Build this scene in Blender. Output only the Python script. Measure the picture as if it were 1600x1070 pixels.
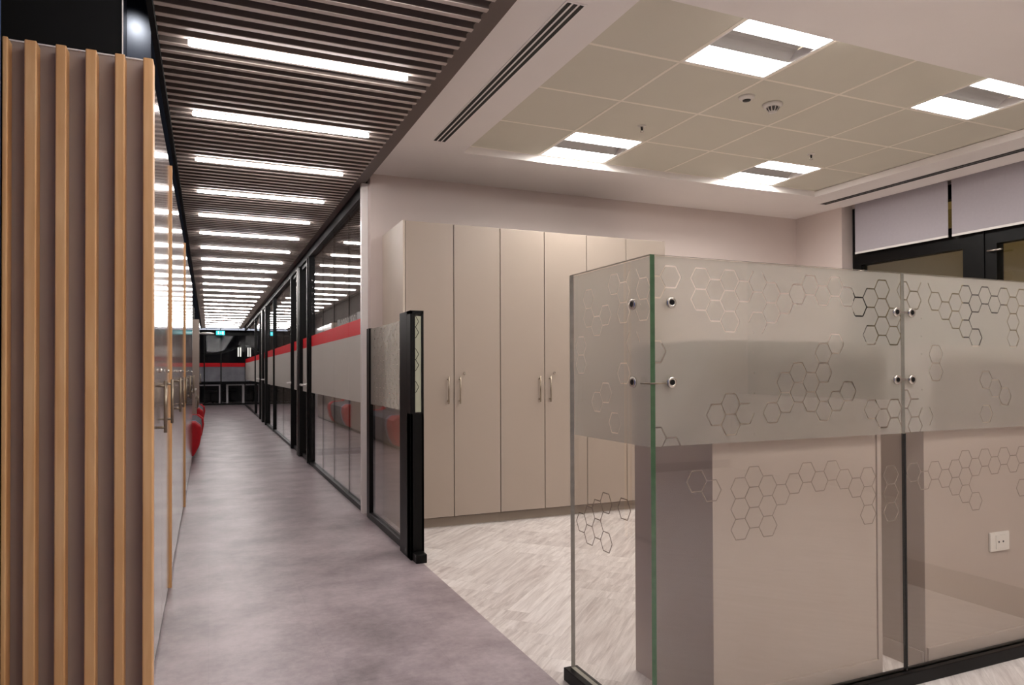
import bpy, bmesh, math, random
from mathutils import Vector, Matrix

# ------------------------------------------------------------------ camera, world, exposure
scn = bpy.context.scene
for o in list(bpy.data.objects):
    bpy.data.objects.remove(o)
H = 1.2
cam_data = bpy.data.cameras.new('camera')
cam = bpy.data.objects.new('camera', cam_data)
scn.collection.objects.link(cam)
yaw, pit, rol = .4059, .0103, -.0038
F = Vector((math.sin(yaw), math.cos(yaw), 0)); R = Vector((math.cos(yaw), -math.sin(yaw), 0)); U = Vector((0, 0, 1))
F2 = F * math.cos(pit) + U * math.sin(pit); U2 = U * math.cos(pit) - F * math.sin(pit)
R3 = R * math.cos(rol) + U2 * math.sin(rol); U3 = U2 * math.cos(rol) - R * math.sin(rol)
M = Matrix.Identity(4)
for i in range(3):
    M[i][0] = R3[i]; M[i][1] = U3[i]; M[i][2] = -F2[i]
M[2][3] = H
cam.matrix_world = M
cam_data.sensor_width = 36
cam_data.lens = 1103.3 / 1600 * 36
cam_data.shift_y = (568.4 - 535) / 1600
cam_data.clip_start = .05
scn.camera = cam
w = bpy.data.worlds.new('world'); scn.world = w; w.use_nodes = True
w.node_tree.nodes['Background'].inputs[0].default_value = (.02, .022, .03, 1)
w.node_tree.nodes['Background'].inputs[1].default_value = .3
vs = scn.view_settings
vs.view_transform = 'Standard'; vs.look = 'None'; vs.gamma = 1; vs.use_curve_mapping = False
vs.exposure = 0.06
LED = 36.0        # kitchen ceiling panels
TUBE = 29.0       # corridor linear lamps
random.seed(7)
C = scn.collection

# ------------------------------------------------------------------ materials
def lin(c):
    return tuple(((v / 255) / 12.92 if v / 255 <= .04045 else ((v / 255 + .055) / 1.055) ** 2.4) for v in c)

class N:
    def __init__(s, name):
        s.m = bpy.data.materials.new(name); s.m.use_nodes = True
        s.t = s.m.node_tree; s.t.nodes.clear()
        s.out = s.t.nodes.new('ShaderNodeOutputMaterial')
    def n(s, typ, ins=None, **k):
        nd = s.t.nodes.new(typ)
        for a, v in k.items(): setattr(nd, a, v)
        for a, v in (ins or {}).items():
            if hasattr(v, 'is_output'): s.t.links.new(v, nd.inputs[a])
            else: nd.inputs[a].default_value = v
        return nd
    def math(s, op, a, b=None, c=None):
        i = {0: a}
        if b is not None: i[1] = b
        if c is not None: i[2] = c
        return s.n('ShaderNodeMath', i, operation=op).outputs[0]
    def ramp(s, fac, stops):
        nd = s.n('ShaderNodeValToRGB', {0: fac}); r = nd.color_ramp
        while len(r.elements) < len(stops): r.elements.new(.5)
        for e, (p, c) in zip(r.elements, stops): e.position = p; e.color = (*c, 1)
        return nd.outputs[0]
    def done(s, sh):
        s.t.links.new(sh, s.out.inputs[0]); return s.m

def simple(name, rgb, rough=.5, metal=0., noise=.04, scale=3., bump=0., spec=.5, coat=0.):
    b = N(name)
    co = b.n('ShaderNodeTexCoord').outputs['Object']
    nz = b.n('ShaderNodeTexNoise', {'Vector': co, 'Scale': scale, 'Detail': 5.}).outputs[0]
    c = lin(rgb)
    col = b.ramp(nz, [(.3, tuple(v * (1 - noise) for v in c)), (.7, tuple(min(1, v * (1 + noise)) for v in c))])
    p = b.n('ShaderNodeBsdfPrincipled', {'Base Color': col, 'Roughness': rough, 'Metallic': metal, 'Specular IOR Level': spec, 'Coat Weight': coat, 'Coat Roughness': .08})
    if bump:
        n2 = b.n('ShaderNodeTexNoise', {'Vector': co, 'Scale': scale * 30, 'Detail': 3.}).outputs[0]
        bp = b.n('ShaderNodeBump', {'Height': n2, 'Strength': bump, 'Distance': .002})
        b.t.links.new(bp.outputs[0], p.inputs['Normal'])
    return b.done(p.outputs[0])

def emit(name, rgb, s):
    b = N(name)
    return b.done(b.n('ShaderNodeEmission', {0: (*rgb, 1), 1: s}).outputs[0])

def wood(name, a, c, axis=2):
    b = N(name)
    co = b.n('ShaderNodeTexCoord').outputs['Object']
    sc = [14., 14., 14.]; sc[axis] = .9
    mp = b.n('ShaderNodeMapping', {'Vector': co, 'Scale': sc}).outputs[0]
    n1 = b.n('ShaderNodeTexNoise', {'Vector': mp, 'Scale': 2.2, 'Detail': 6., 'Distortion': .5}).outputs[0]
    mp2 = b.n('ShaderNodeMapping', {'Vector': co, 'Scale': (2., 2., 1.1)}).outputs[0]
    n2 = b.n('ShaderNodeTexNoise', {'Vector': mp2, 'Scale': 2.5, 'Detail': 3.}).outputs[0]
    f = b.math('ADD', b.math('MULTIPLY', n1, .6), b.math('MULTIPLY', n2, .4))
    col = b.ramp(f, [(.34, lin(c)), (.66, lin(a))])
    p = b.n('ShaderNodeBsdfPrincipled', {'Base Color': col, 'Roughness': .45})
    return b.done(p.outputs[0])

def glass_mat(name, tint=(.985, .98, .97), base=.04, dirt=0.):
    b = N(name)
    g = b.n('ShaderNodeNewGeometry')
    d = b.n('ShaderNodeVectorMath', {0: g.outputs['Normal'], 1: g.outputs['Incoming']}, operation='DOT_PRODUCT').outputs['Value']
    c = b.math('ABSOLUTE', d)
    fr = b.math('ADD', base, b.math('MULTIPLY', 1 - base, b.math('POWER', b.math('SUBTRACT', 1., c), 5.)))
    tr = b.n('ShaderNodeBsdfTransparent', {0: (*tint, 1)}).outputs[0]
    gl = b.n('ShaderNodeBsdfGlossy', {'Color': (1, 1, 1, 1), 'Roughness': .01}).outputs[0]
    mx = b.n('ShaderNodeMixShader', {0: fr, 1: tr, 2: gl}).outputs[0]
    return b.done(mx)

def frost_mat(name, rough=.19, dif=.16, trl=.16, tint=(.86, .85, .83)):
    b = N(name)
    rf = b.n('ShaderNodeBsdfGlass', {'Color': (*tint, 1), 'Roughness': rough, 'IOR': 1.25}).outputs[0]
    tl = b.n('ShaderNodeBsdfTranslucent', {0: (.95, .93, .88, 1)}).outputs[0]
    df = b.n('ShaderNodeBsdfDiffuse', {0: (.86, .82, .77, 1)}).outputs[0]
    m1 = b.n('ShaderNodeMixShader', {0: trl, 1: rf, 2: tl}).outputs[0]
    m2 = b.n('ShaderNodeMixShader', {0: dif, 1: m1, 2: df}).outputs[0]
    return b.done(m2)

m_wall = simple('wall_paint', (214, 200, 193), .55, noise=.015, bump=.05)
m_ceil = simple('ceiling_paint', (242, 236, 232), .6, noise=.012)
m_tile = simple('ceiling_tile_paint', (214, 209, 194), .75, noise=.012)
m_tgrid = simple('ceiling_grid_metal', (244, 236, 222), .5, noise=.0)
m_lam = simple('cabinet_laminate', (168, 153, 140), .38, noise=.015, scale=1.2)
m_lamd = simple('cabinet_gap_dark', (70, 58, 50), .7)
m_gloss = simple('glossy_door', (160, 146, 142), .11, noise=.015, spec=.4)
m_backing = simple('slat_backing', (164, 148, 138), .7, noise=.03)
m_maple = wood('maple_wood', (238, 190, 134), (216, 158, 98))
m_black = simple('black_metal', (10, 9, 9), .4, noise=.1, spec=.18)
m_blackg = simple('black_gloss', (10, 10, 13), .12, noise=.05)
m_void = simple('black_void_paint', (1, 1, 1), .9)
m_slat = simple('slat_bottom_lit', (192, 178, 169), .55, noise=.03)
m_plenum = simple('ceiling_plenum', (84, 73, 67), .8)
m_trim = simple('ceiling_edge_trim', (96, 82, 76), .5)
m_chrome = simple('brushed_steel', (205, 200, 192), .25, metal=1., noise=.02)
m_nickel = simple('handle_nickel', (150, 138, 122), .3, metal=1., noise=.02)
m_white = simple('white_metal', (245, 240, 236), .35, noise=.01)
m_navy = simple('navy_paint', (78, 98, 150), .5)
m_red = simple('red_film', (232, 24, 38), .5, noise=.02, spec=.2)
m_redf = simple('red_fabric', (190, 14, 30), .75, noise=.1, scale=20, bump=.3)
m_greyf = simple('grey_fabric', (96, 94, 102), .85, noise=.15, scale=25, bump=.3)
m_bluef = simple('pale_blue_fabric', (150, 158, 186), .85, noise=.1, scale=25)
m_glass = glass_mat('clear_glass')
m_glassd = glass_mat('partition_glass', tint=(.95, .95, .95), base=.11)
m_glassend = glass_mat('end_glass', tint=(.9, .9, .92), base=.004)
m_glasse = simple('green_glass_edge', (58, 90, 62), .15, noise=.15, scale=30, spec=.8)
m_glassp = simple('pale_glass_edge', (176, 172, 160), .2, noise=.1, scale=30)
m_frost = frost_mat('frosted_film')
m_frostp = frost_mat('grey_frosted_film', .4, .55, .25)
def etch():
    b = N('etched_line_film')
    d = b.n('ShaderNodeBsdfDiffuse', {0: (*lin((170, 154, 142)), 1)}).outputs[0]
    t = b.n('ShaderNodeBsdfTransparent', {0: (.85, .82, .8, 1)}).outputs[0]
    return b.done(b.n('ShaderNodeMixShader', {0: .5, 1: t, 2: d}).outputs[0])
m_etch = etch()
m_blk = simple('partition_laminate', (178, 164, 153), .4, noise=.015, scale=1.2)
m_blind = simple('blind_fabric', (182, 176, 182), .8, noise=.02, scale=40)
m_led = emit('led_panel_light', (1, .975, .94), LED)
m_tube = emit('linear_lamp_light', (1, .95, .93), TUBE)
m_ledref = simple('led_reflector', (190, 188, 186), .4, noise=.0)
m_slot = simple('diffuser_slot_black', (8, 7, 7), .6)
m_plastic = simple('white_plastic', (220, 214, 206), .35, noise=.0)
m_exit = emit('exit_sign_light', (.05, .62, .68), 1.6)
m_exitw = emit('exit_pictogram_light', (.8, 1, 1), 2.)
m_conc = simple('concrete_panel', (176, 176, 178), .8, noise=.16, scale=4)
m_darkp = simple('dark_acoustic_panel', (44, 42, 44), .7)
m_dark = simple('dark_furniture', (28, 27, 30), .6, noise=.2)
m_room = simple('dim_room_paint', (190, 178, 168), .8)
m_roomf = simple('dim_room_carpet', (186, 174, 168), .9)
m_skirt = simple('skirting_dark', (110, 90, 78), .5)
m_out = simple('night_facade', (150, 134, 96), .9)

def floor_mat():
    b = N('concrete_look_floor')
    co = b.n('ShaderNodeTexCoord').outputs['Object']
    br = b.n('ShaderNodeTexBrick', {'Vector': b.n('ShaderNodeMapping', {'Vector': co, 'Rotation': (0, 0, math.pi / 2)}).outputs[0], 'Color1': (.45, .45, .45, 1), 'Color2': (.55, .55, .55, 1), 'Mortar': (.35, .35, .35, 1),
             'Scale': 1., 'Mortar Size': .0015, 'Brick Width': .92, 'Row Height': .46, 'Mortar Smooth': .3}).outputs[0]
    n1 = b.n('ShaderNodeTexNoise', {'Vector': co, 'Scale': 2.3, 'Detail': 8., 'Roughness': .62}).outputs[0]
    n2 = b.n('ShaderNodeTexNoise', {'Vector': co, 'Scale': 26., 'Detail': 6., 'Roughness': .7}).outputs[0]
    f = b.math('ADD', b.math('MULTIPLY', n1, .62), b.math('ADD', b.math('MULTIPLY', n2, .28), b.math('MULTIPLY', br, .2)))
    col = b.ramp(f, [(.38, lin((112, 100, 102))), (.52, lin((152, 138, 141))), (.66, lin((182, 168, 171)))])
    rg = b.math('ADD', .27, b.math('MULTIPLY', n2, .22))
    p = b.n('ShaderNodeBsdfPrincipled', {'Base Color': col, 'Roughness': rg, 'Specular IOR Level': .55})
    bp = b.n('ShaderNodeBump', {'Height': f, 'Strength': .12, 'Distance': .003})
    b.t.links.new(bp.outputs[0], p.inputs['Normal'])
    return b.done(p.outputs[0])
m_floor = floor_mat()

def plank_mat():
    b = N('pale_oak_herringbone')
    at = b.n('ShaderNodeAttribute', attribute_name='plank')
    sp = b.n('ShaderNodeSeparateColor', {0: at.outputs['Color']})
    rnd, dr = sp.outputs[0], sp.outputs[1]
    co = b.n('ShaderNodeTexCoord').outputs['Object']
    ra = b.n('ShaderNodeVectorRotate', {'Vector': co, 'Angle': math.pi / 4}, rotation_type='Z_AXIS').outputs[0]
    rb = b.n('ShaderNodeVectorRotate', {'Vector': co, 'Angle': -math.pi / 4}, rotation_type='Z_AXIS').outputs[0]
    mx = b.n('ShaderNodeMix', {'Factor': dr, 'A': ra, 'B': rb}, data_type='VECTOR')
    v = None
    for s_ in mx.outputs:
        if s_.type == 'VECTOR': v = s_
    ins = [i for i in mx.inputs if i.type == 'VECTOR']
    b.t.links.new(ra, ins[0]); b.t.links.new(rb, ins[1])
    off = b.n('ShaderNodeCombineXYZ', {0: b.math('MULTIPLY', rnd, 37.), 1: b.math('MULTIPLY', rnd, 11.)}).outputs[0]
    vv = b.n('ShaderNodeVectorMath', {0: v, 1: off}, operation='ADD').outputs[0]
    mp = b.n('ShaderNodeMapping', {'Vector': vv, 'Scale': (1.6, 16., 1.)}).outputs[0]
    n1 = b.n('ShaderNodeTexNoise', {'Vector': mp, 'Scale': 1.6, 'Detail': 8., 'Roughness': .65, 'Distortion': .8}).outputs[0]
    mp3 = b.n('ShaderNodeMapping', {'Vector': vv, 'Scale': (3.5, 60., 1.)}).outputs[0]
    n3 = b.n('ShaderNodeTexNoise', {'Vector': mp3, 'Scale': 2., 'Detail': 5., 'Roughness': .6}).outputs[0]
    f = b.math('ADD', b.math('MULTIPLY', n1, .66), b.math('ADD', b.math('MULTIPLY', rnd, .10), b.math('MULTIPLY', n3, .24)))
    col = b.ramp(f, [(.34, lin((182, 168, 162))), (.5, lin((216, 206, 200))), (.64, lin((238, 230, 225)))])
    p = b.n('ShaderNodeBsdfPrincipled', {'Base Color': col, 'Roughness': .42})
    return b.done(p.outputs[0])
m_plank = plank_mat()

# ------------------------------------------------------------------ mesh helpers
class MB:
    """collects shapes and links them as one mesh object"""
    def __init__(s): s.bm = bmesh.new()
    def box(s, x0, x1, y0, y1, z0, z1, mi=0, bev=0.):
        b = bmesh.new()
        vs_ = [b.verts.new((x, y, z)) for x in (x0, x1) for y in (y0, y1) for z in (z0, z1)]
        for q in ((0, 1, 3, 2), (4, 6, 7, 5), (0, 4, 5, 1), (2, 3, 7, 6), (0, 2, 6, 4), (1, 5, 7, 3)):
            b.faces.new([vs_[i] for i in q])
        bmesh.ops.recalc_face_normals(b, faces=b.faces)
        if bev: bmesh.ops.bevel(b, geom=list(b.edges), offset=bev, segments=2, affect='EDGES', profile=.5)
        for f in b.faces: f.material_index = mi
        s._merge(b); return s
    def _merge(s, b):
        me = bpy.data.meshes.new('tmp'); b.to_mesh(me); b.free(); s.bm.from_mesh(me); bpy.data.meshes.remove(me)
    def cyl(s, p0, p1, r, seg=16, mi=0, r2=None, smooth=True):
        p0, p1 = Vector(p0), Vector(p1); d = (p1 - p0); L = d.length
        b = bmesh.new()
        bmesh.ops.create_cone(b, cap_ends=True, segments=seg, radius1=r, radius2=r if r2 is None else r2, depth=L)
        q = d.normalized().to_track_quat('Z', 'Y').to_matrix().to_4x4()
        bmesh.ops.transform(b, matrix=Matrix.Translation((p0 + p1) / 2) @ q, verts=b.verts)
        for f in b.faces: f.material_index = mi; f.smooth = smooth and len(f.verts) == 4
        s._merge(b); return s
    def lathe(s, c, prof, seg=24, axis='Z', mi=0):
        b = bmesh.new(); rings = []
        for r, h in prof:
            ring = []
            for k in range(seg):
                a = 2 * math.pi * k / seg
                p = (r * math.cos(a), r * math.sin(a), h)
                if axis == 'Y': p = (p[0], p[2], p[1])
                if axis == 'X': p = (p[2], p[0], p[1])
                ring.append(b.verts.new(Vector(p) + Vector(c)))
            rings.append(ring)
        for i in range(len(rings) - 1):
            for k in range(seg):
                f = b.faces.new((rings[i][k], rings[i][(k + 1) % seg], rings[i + 1][(k + 1) % seg], rings[i + 1][k])); f.smooth = True
        b.faces.new(rings[0]); b.faces.new(rings[-1])
        bmesh.ops.recalc_face_normals(b, faces=b.faces)
        for f in b.faces: f.material_index = mi
        s._merge(b); return s
    def prism(s, pts, y0, y1, axis='Y', mi=0, smooth=False):
        """extrude a 2D outline (list of (u, v)) along an axis; Y: (x,z), X: (y,z), Z: (x,y)"""
        b = bmesh.new()
        def P(u, v, w_):
            return {'Y': (u, w_, v), 'X': (w_, u, v), 'Z': (u, v, w_)}[axis]
        A = [b.verts.new(P(u, v, y0)) for u, v in pts]; B = [b.verts.new(P(u, v, y1)) for u, v in pts]
        b.faces.new(A); b.faces.new(B[::-1])
        n = len(pts)
        for i in range(n):
            f = b.faces.new((A[i], B[i], B[(i + 1) % n], A[(i + 1) % n])); f.smooth = smooth
        bmesh.ops.recalc_face_normals(b, faces=b.faces)
        for f in b.faces: f.material_index = mi
        s._merge(b); return s
    def build(s, name, mats, parent=None, loc=None):
        me = bpy.data.meshes.new(name)
        s.bm.to_mesh(me); s.bm.free()
        for m in (mats if isinstance(mats, (list, tuple)) else [mats]): me.materials.append(m)
        o = bpy.data.objects.new(name, me); C.objects.link(o)
        if parent is not None:
            o.parent = parent
            base = parent.location.copy(); pp = parent.parent
            while pp is not None: base += pp.location; pp = pp.parent
            me.transform(Matrix.Translation(-base))
        elif loc is not None:
            me.transform(Matrix.Translation(-Vector(loc))); o.location = loc
        return o

def thing(name, label, cat, loc=(0, 0, 0), group=None):
    o = bpy.data.objects.new(name, None); C.objects.link(o); o.location = loc; o.empty_display_size = .1
    o['label'] = label; o['category'] = cat
    if group: o['group'] = group
    return o
def tag(o, label, cat, group=None):
    o['label'] = label; o['category'] = cat
    if group: o['group'] = group
    return o
def struct(o):
    o['kind'] = 'structure'; return o
def box(name, m, x0, x1, y0, y1, z0, z1, parent=None, bev=0.):
    return MB().box(x0, x1, y0, y1, z0, z1, bev=bev).build(name, m, parent)

# ------------------------------------------------------------------ the setting
XL, XG = -.20, 1.235          # fronts of the left cabinets, corridor glass line
YB, XR = 5.89, 5.94           # kitchen back wall, right wall
ZC = 2.86
YR = -3.2                     # rear of the room behind the camera
struct(box('floor', m_floor, -1.2, XG, YR, 30, -.06, 0))

# pale herringbone floor: planks are quads of one mesh with a random value each
def herringbone():
    bm = bmesh.new()
    L, W = .72, .12
    lay = bm.loops.layers.float_color.new('plank')
    n = int(round(L / W))
    ca = math.cos(math.pi / 4)
    def rt(x, y): return ((x - y) * ca + 3.5, (x + y) * ca + 1.5)
    g = .0002
    for i in range(-90, 90):
        for k in range(-14, 15):
            ox = i * W + k * L; oy = i * W - k * L
            for d in (0, 1):
                r = random.random()
                if d == 0: q = [(ox, oy), (ox + L, oy), (ox + L, oy + W), (ox, oy + W)]
                else: q = [(ox + L, oy - L + W), (ox + L + W, oy - L + W), (ox + L + W, oy + W), (ox + L, oy + W)]
                cx = sum(p[0] for p in q) / 4; cy = sum(p[1] for p in q) / 4
                q = [(cx + (x - cx) * (1 - g / abs(x - cx)), cy + (y - cy) * (1 - g / abs(y - cy))) for x, y in q]
                pts = [rt(*p) for p in q]
                if all(p[0] < XG for p in pts) or all(p[0] > XR for p in pts) or all(p[1] < YR for p in pts) or all(p[1] > YB for p in pts): continue
                f = bm.faces.new([bm.verts.new((p[0], p[1], 0)) for p in pts])
                for lp in f.loops: lp[lay] = (r, float(d), 0, 1)
    for co, no in (((XG, 0, 0), (-1, 0, 0)), ((XR, 0, 0), (1, 0, 0)), ((0, YR, 0), (0, -1, 0)), ((0, YB, 0), (0, 1, 0))):
        bmesh.ops.bisect_plane(bm, geom=bm.verts[:] + bm.edges[:] + bm.faces[:], plane_co=co, plane_no=no, clear_outer=True)
    for f in bm.faces:
        if f.normal.z < 0: f.normal_flip()
    me = bpy.data.meshes.new('floor'); bm.to_mesh(me); bm.free(); me.materials.append(m_plank)
    o = bpy.data.objects.new('floor', me); C.objects.link(o); return struct(o)
herringbone()
struct(box('floor', m_skirt, XG, XR + .3, YR, YB, -.07, -.002))

struct(box('wall_back', m_wall, XG + .01, XR + .3, YB, YB + .12, 0, 3.1))
w_ = MB().box(XR, XR + .3, 5.28, YB, 0, 3.1)
w_.box(XR + .02, XR + .3, YR, 5.28, 0, .9).box(XR + .15, XR + .3, YR, 5.28, 2.85, 3.1)
struct(w_.build('wall_right', m_wall))
struct(box('wall_rear', m_wall, -.66, XR + .3, YR - .12, YR, 0, 3.1))
struct(box('wall_side', m_wall, 3.62, 3.78, 1.0, 1.86, 0, ZC))
struct(box('baseboard_side', m_skirt, 3.605, 3.62, 1.0, 1.86, 0, .14))
struct(box('baseboard_rear', m_skirt, -.66, XR, YR, YR + .015, 0, .1))
struct(box('wall_left', m_navy, -.80, -.645, YR, 2.86, 0, 3.1))
struct(box('wall_end', m_darkp, -3.5, 6, 32, 32.1, 0, 3.1))

# kitchen ceiling: soffit ring round a recess with tiles
rx0, rx1, ry0, ry1 = 1.775, 5.37, 2.61, 5.055
s_ = MB()
s_.box(1.22, rx0, YR, YB, ZC, ZC + .12)
s_.box(rx1, XR + .02, YR, YB, ZC, ZC + .12)
s_.box(rx0, rx1, ry1, YB, ZC, ZC + .12)
s_.box(rx0, rx1, YR, ry0, ZC, ZC + .12)
s_.box(XR + .02, XR + .3, YR, YB, ZC + .1, ZC + .2)
struct(s_.build('ceiling', m_ceil))
struct(box('trim_1', m_ceil, rx1 - .035, rx1, ry0, ry1, ZC - .004, ZC + .05))
ZT = 2.915
t_ = MB()
gx = [2.406 + .6 * k for k in range(-1, 6)]; gy = [ry0 - .005, 3.22, 3.832, 4.445, ry1]
xs = [rx0] + [g for g in gx if g > rx0 + .02 and g < rx1] + [rx1]
led_tiles = {(2.406, 0), (4.206, 0), (2.406, 3), (4.206, 3)}
for j in range(4):
    for i in range(len(xs) - 1):
        if (round(xs[i], 3), j) in led_tiles: continue
        t_.box(xs[i] + .006, xs[i + 1] - .006, gy[j] + .006, gy[j + 1] - .006, ZT, ZT + .02, bev=.002)
struct(t_.build('ceiling', m_tile))
t_ = MB()
for x in xs: t_.box(x - .009, x + .009, ry0, ry1, ZT - .0015, ZT + .03)
for y in gy: t_.box(rx0, rx1, y - .009, y + .009, ZT - .001, ZT + .029)
t_.box(rx0, rx1, ry0, ry1, ZT + .2, ZT + .21)
struct(t_.build('ceiling', m_tgrid))

# corridor ceiling of brown slats under a dark plenum
t_ = MB(); YE = 27.3
y = YR + .05
k = 0
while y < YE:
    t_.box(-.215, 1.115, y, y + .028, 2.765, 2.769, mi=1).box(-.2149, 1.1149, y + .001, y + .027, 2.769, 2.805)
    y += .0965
m_slatb = simple('slat_body_shaded', (98, 86, 80), .8)  # shaded sides and lit bottoms of the slats are put into their colours
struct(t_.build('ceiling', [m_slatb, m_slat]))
struct(MB().box(-.216, 1.125, YR, YE, 2.812, 2.97).build('ceiling', m_plenum))
struct(box('trim_2', m_trim, 1.125, 1.222, YR, YE, 2.80, 2.93))
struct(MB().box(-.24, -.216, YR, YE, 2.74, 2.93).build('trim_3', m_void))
# black bulkhead above the left cabinets
b_ = MB().box(-.9, -.297, 3.0, 3.02, 2.375, 2.96).box(-.9, -.62, 3.02, 19.4, 2.5, 2.93)
struct(b_.build('trim_4', m_void))
struct(box('trim_9', m_white, -.299, -.295, 2.994, 2.9995, 2.375, 2.96))
struct(MB().box(-.345, -.335, 3.02, 10.4, 2.375, 2.93).box(-.335, -.24, 3.55, 3.57, 2.375, 2.93).build('trim_5', simple('dark_gloss_panel', (40, 44, 58), .3)))  # cross panel added to catch the glare of the added spot
struct(box('wall_left', m_void, -1.1, -.95, 2.9, 28, 0, 2.96))
# black header over the corridor glazing
struct(box('trim_6', m_black, 1.20, 1.27, 6.05, YE, 2.70, 2.80))

# ------------------------------------------------------------------ slatted end panel
yp = 2.93
pan = thing('slatted_panel', 'grey end panel with six upright maple battens at the left edge', 'wall panel', (-.42, yp, 0))
box('backing_board', m_backing, -.64, -.192, yp + .002, yp + .03, 0, 2.355, pan)
box('top_edge', m_white, -.64, -.192, yp - .001, yp + .03, 2.355, 2.360, pan)
for x0, x1 in ((-.644, -.628), (-.581, -.545), (-.490, -.457), (-.400, -.365), (-.309, -.277), (-.219, -.186)):
    MB().box(x0, x1, yp - .06, yp + .0015, 0, 2.345, bev=.004).build('batten', m_maple, pan)

# ------------------------------------------------------------------ handles
def bar_handle(parent, x, y, z0, z1, axis, off=.032, r=.007, m=m_nickel):
    """vertical bar on two posts; axis: the way it sticks out"""
    dx, dy = {'+X': (off, 0), '-Y': (0, -off)}[axis]
    b = MB().cyl((x + dx, y + dy, z0), (x + dx, y + dy, z1), r, 12)
    for z in (z0 + .022, z1 - .022): b.cyl((x, y, z), (x + dx, y + dy, z), r * .8, 10)
    return b.build('handle', m, parent)

# ------------------------------------------------------------------ left row of tall glossy cabinets
def left_cabinet(y0, y1, doors, label, hz=(.945, 1.165), top=2.355):
    t = thing('tall_cabinet', label, 'cabinet', (XL - .2, y0, 0), 'glossy cabinets along the corridor')
    box('carcass', m_lamd, -.62, XL - .02, y0 + .02, y1 - .001, .0, top, t)
    box('plinth', m_black, XL - .02, XL - .004, y0 + .02, y1 - .001, 0, .03, t)
    box('side_panel', m_maple if y0 < 10 else m_lam, -.62, XL + .012, y0, y0 + .02, 0, top + .004, t, bev=.001)
    n = len(doors); yy = y0 + .022; wd = (y1 - .003 - yy) / n
    for i, hy in enumerate(doors):
        a, b = yy + i * wd, yy + (i + 1) * wd - .003
        d = box('door', m_gloss, XL - .019, XL, a, b, .032, top, t, bev=.001)
        bar_handle(d, XL, hy, hz[0], hz[1], '+X')
        MB().cyl((XL, hy + .14, 1.208), (XL + .012, hy + .14, 1.208), .009, 14).build('lock', m_chrome, d)
    return t
left_cabinet(2.962, 4.38, (3.34, 3.94), 'tall glossy grey cabinet beside the slatted end panel, nearest of the left row')
left_cabinet(4.38, 6.95, (5.05, 5.73, 6.38), 'tall glossy grey cabinet second from the slatted end panel in the left row')
left_cabinet(6.95, 10.4, (7.65, 7.92, 9.3, 9.7), 'tall glossy grey cabinet just before the red and grey sofas in the left row')
left_cabinet(16.9, 19.3, (17.9, 18.2), 'tall grey cabinet far down the corridor beyond the red sofas')

# low cabinet between the sofas
t = thing('low_cabinet', 'low pale cabinet standing between the two red and grey sofas', 'cabinet', (-.5, 12.7, 0))
box('carcass', m_lam, -.895, XL - .02, 12.7, 14.5, .06, .9, t)
for k in range(3):
    d = box('door', m_lam, XL - .019, XL, 12.702 + .6 * k, 13.298 + .6 * k, .06, .9, t, bev=.001)
    bar_handle(d, XL, 12.76 + .6 * k, .6, .8, '+X')
box('plinth', m_skirt, -.88, XL - .03, 12.71, 14.49, 0, .06, t)

# sofas
def sofa(y0, label):
    t = thing('sofa', label, 'sofa', (-.5, y0 + 1, 0), 'red and grey sofas along the left wall')
    def sec(name, a, b, m, xo=0., zt=.80):
        pts = []
        x0, x1 = -.88, -.085 + xo
        prof = [(x0, .06), (x1 - .10, .06), (x1 - .03, .20), (x1, .36), (x1 - .01, .46), (x1 - .08, .52), (x1 - .30, .53), (x1 - .36, .6), (x1 - .40, zt - .06), (x1 - .47, zt), (x1 - .62, zt), (x0, zt - .08)]
        o = MB().prism(prof, a, b, 'Y').build(name, m, t)
        md = o.modifiers.new('b', 'BEVEL'); md.width = .035; md.segments = 3; md.limit_method = 'ANGLE'; md.angle_limit = .9
        return o
    sec('end_cushion', y0, y0 + .42, m_redf, .0, .72)
    sec('stripe_cushion', y0 + .425, y0 + .56, m_bluef, -.006, .74)
    sec('seat_cushion', y0 + .565, y0 + 1.9, m_greyf, -.01, .76)
    sec('end_cushion', y0 + 1.905, y0 + 2.15, m_redf, .02, .84)
    box('base', m_dark, -.8, -.26, y0 + .1, y0 + 2.05, 0, .06, t)
sofa(10.45, 'red and grey sofa right behind the end of the left cabinet row')
sofa(14.6, 'red and grey sofa further down the corridor, beyond the low cabinet')

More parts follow.
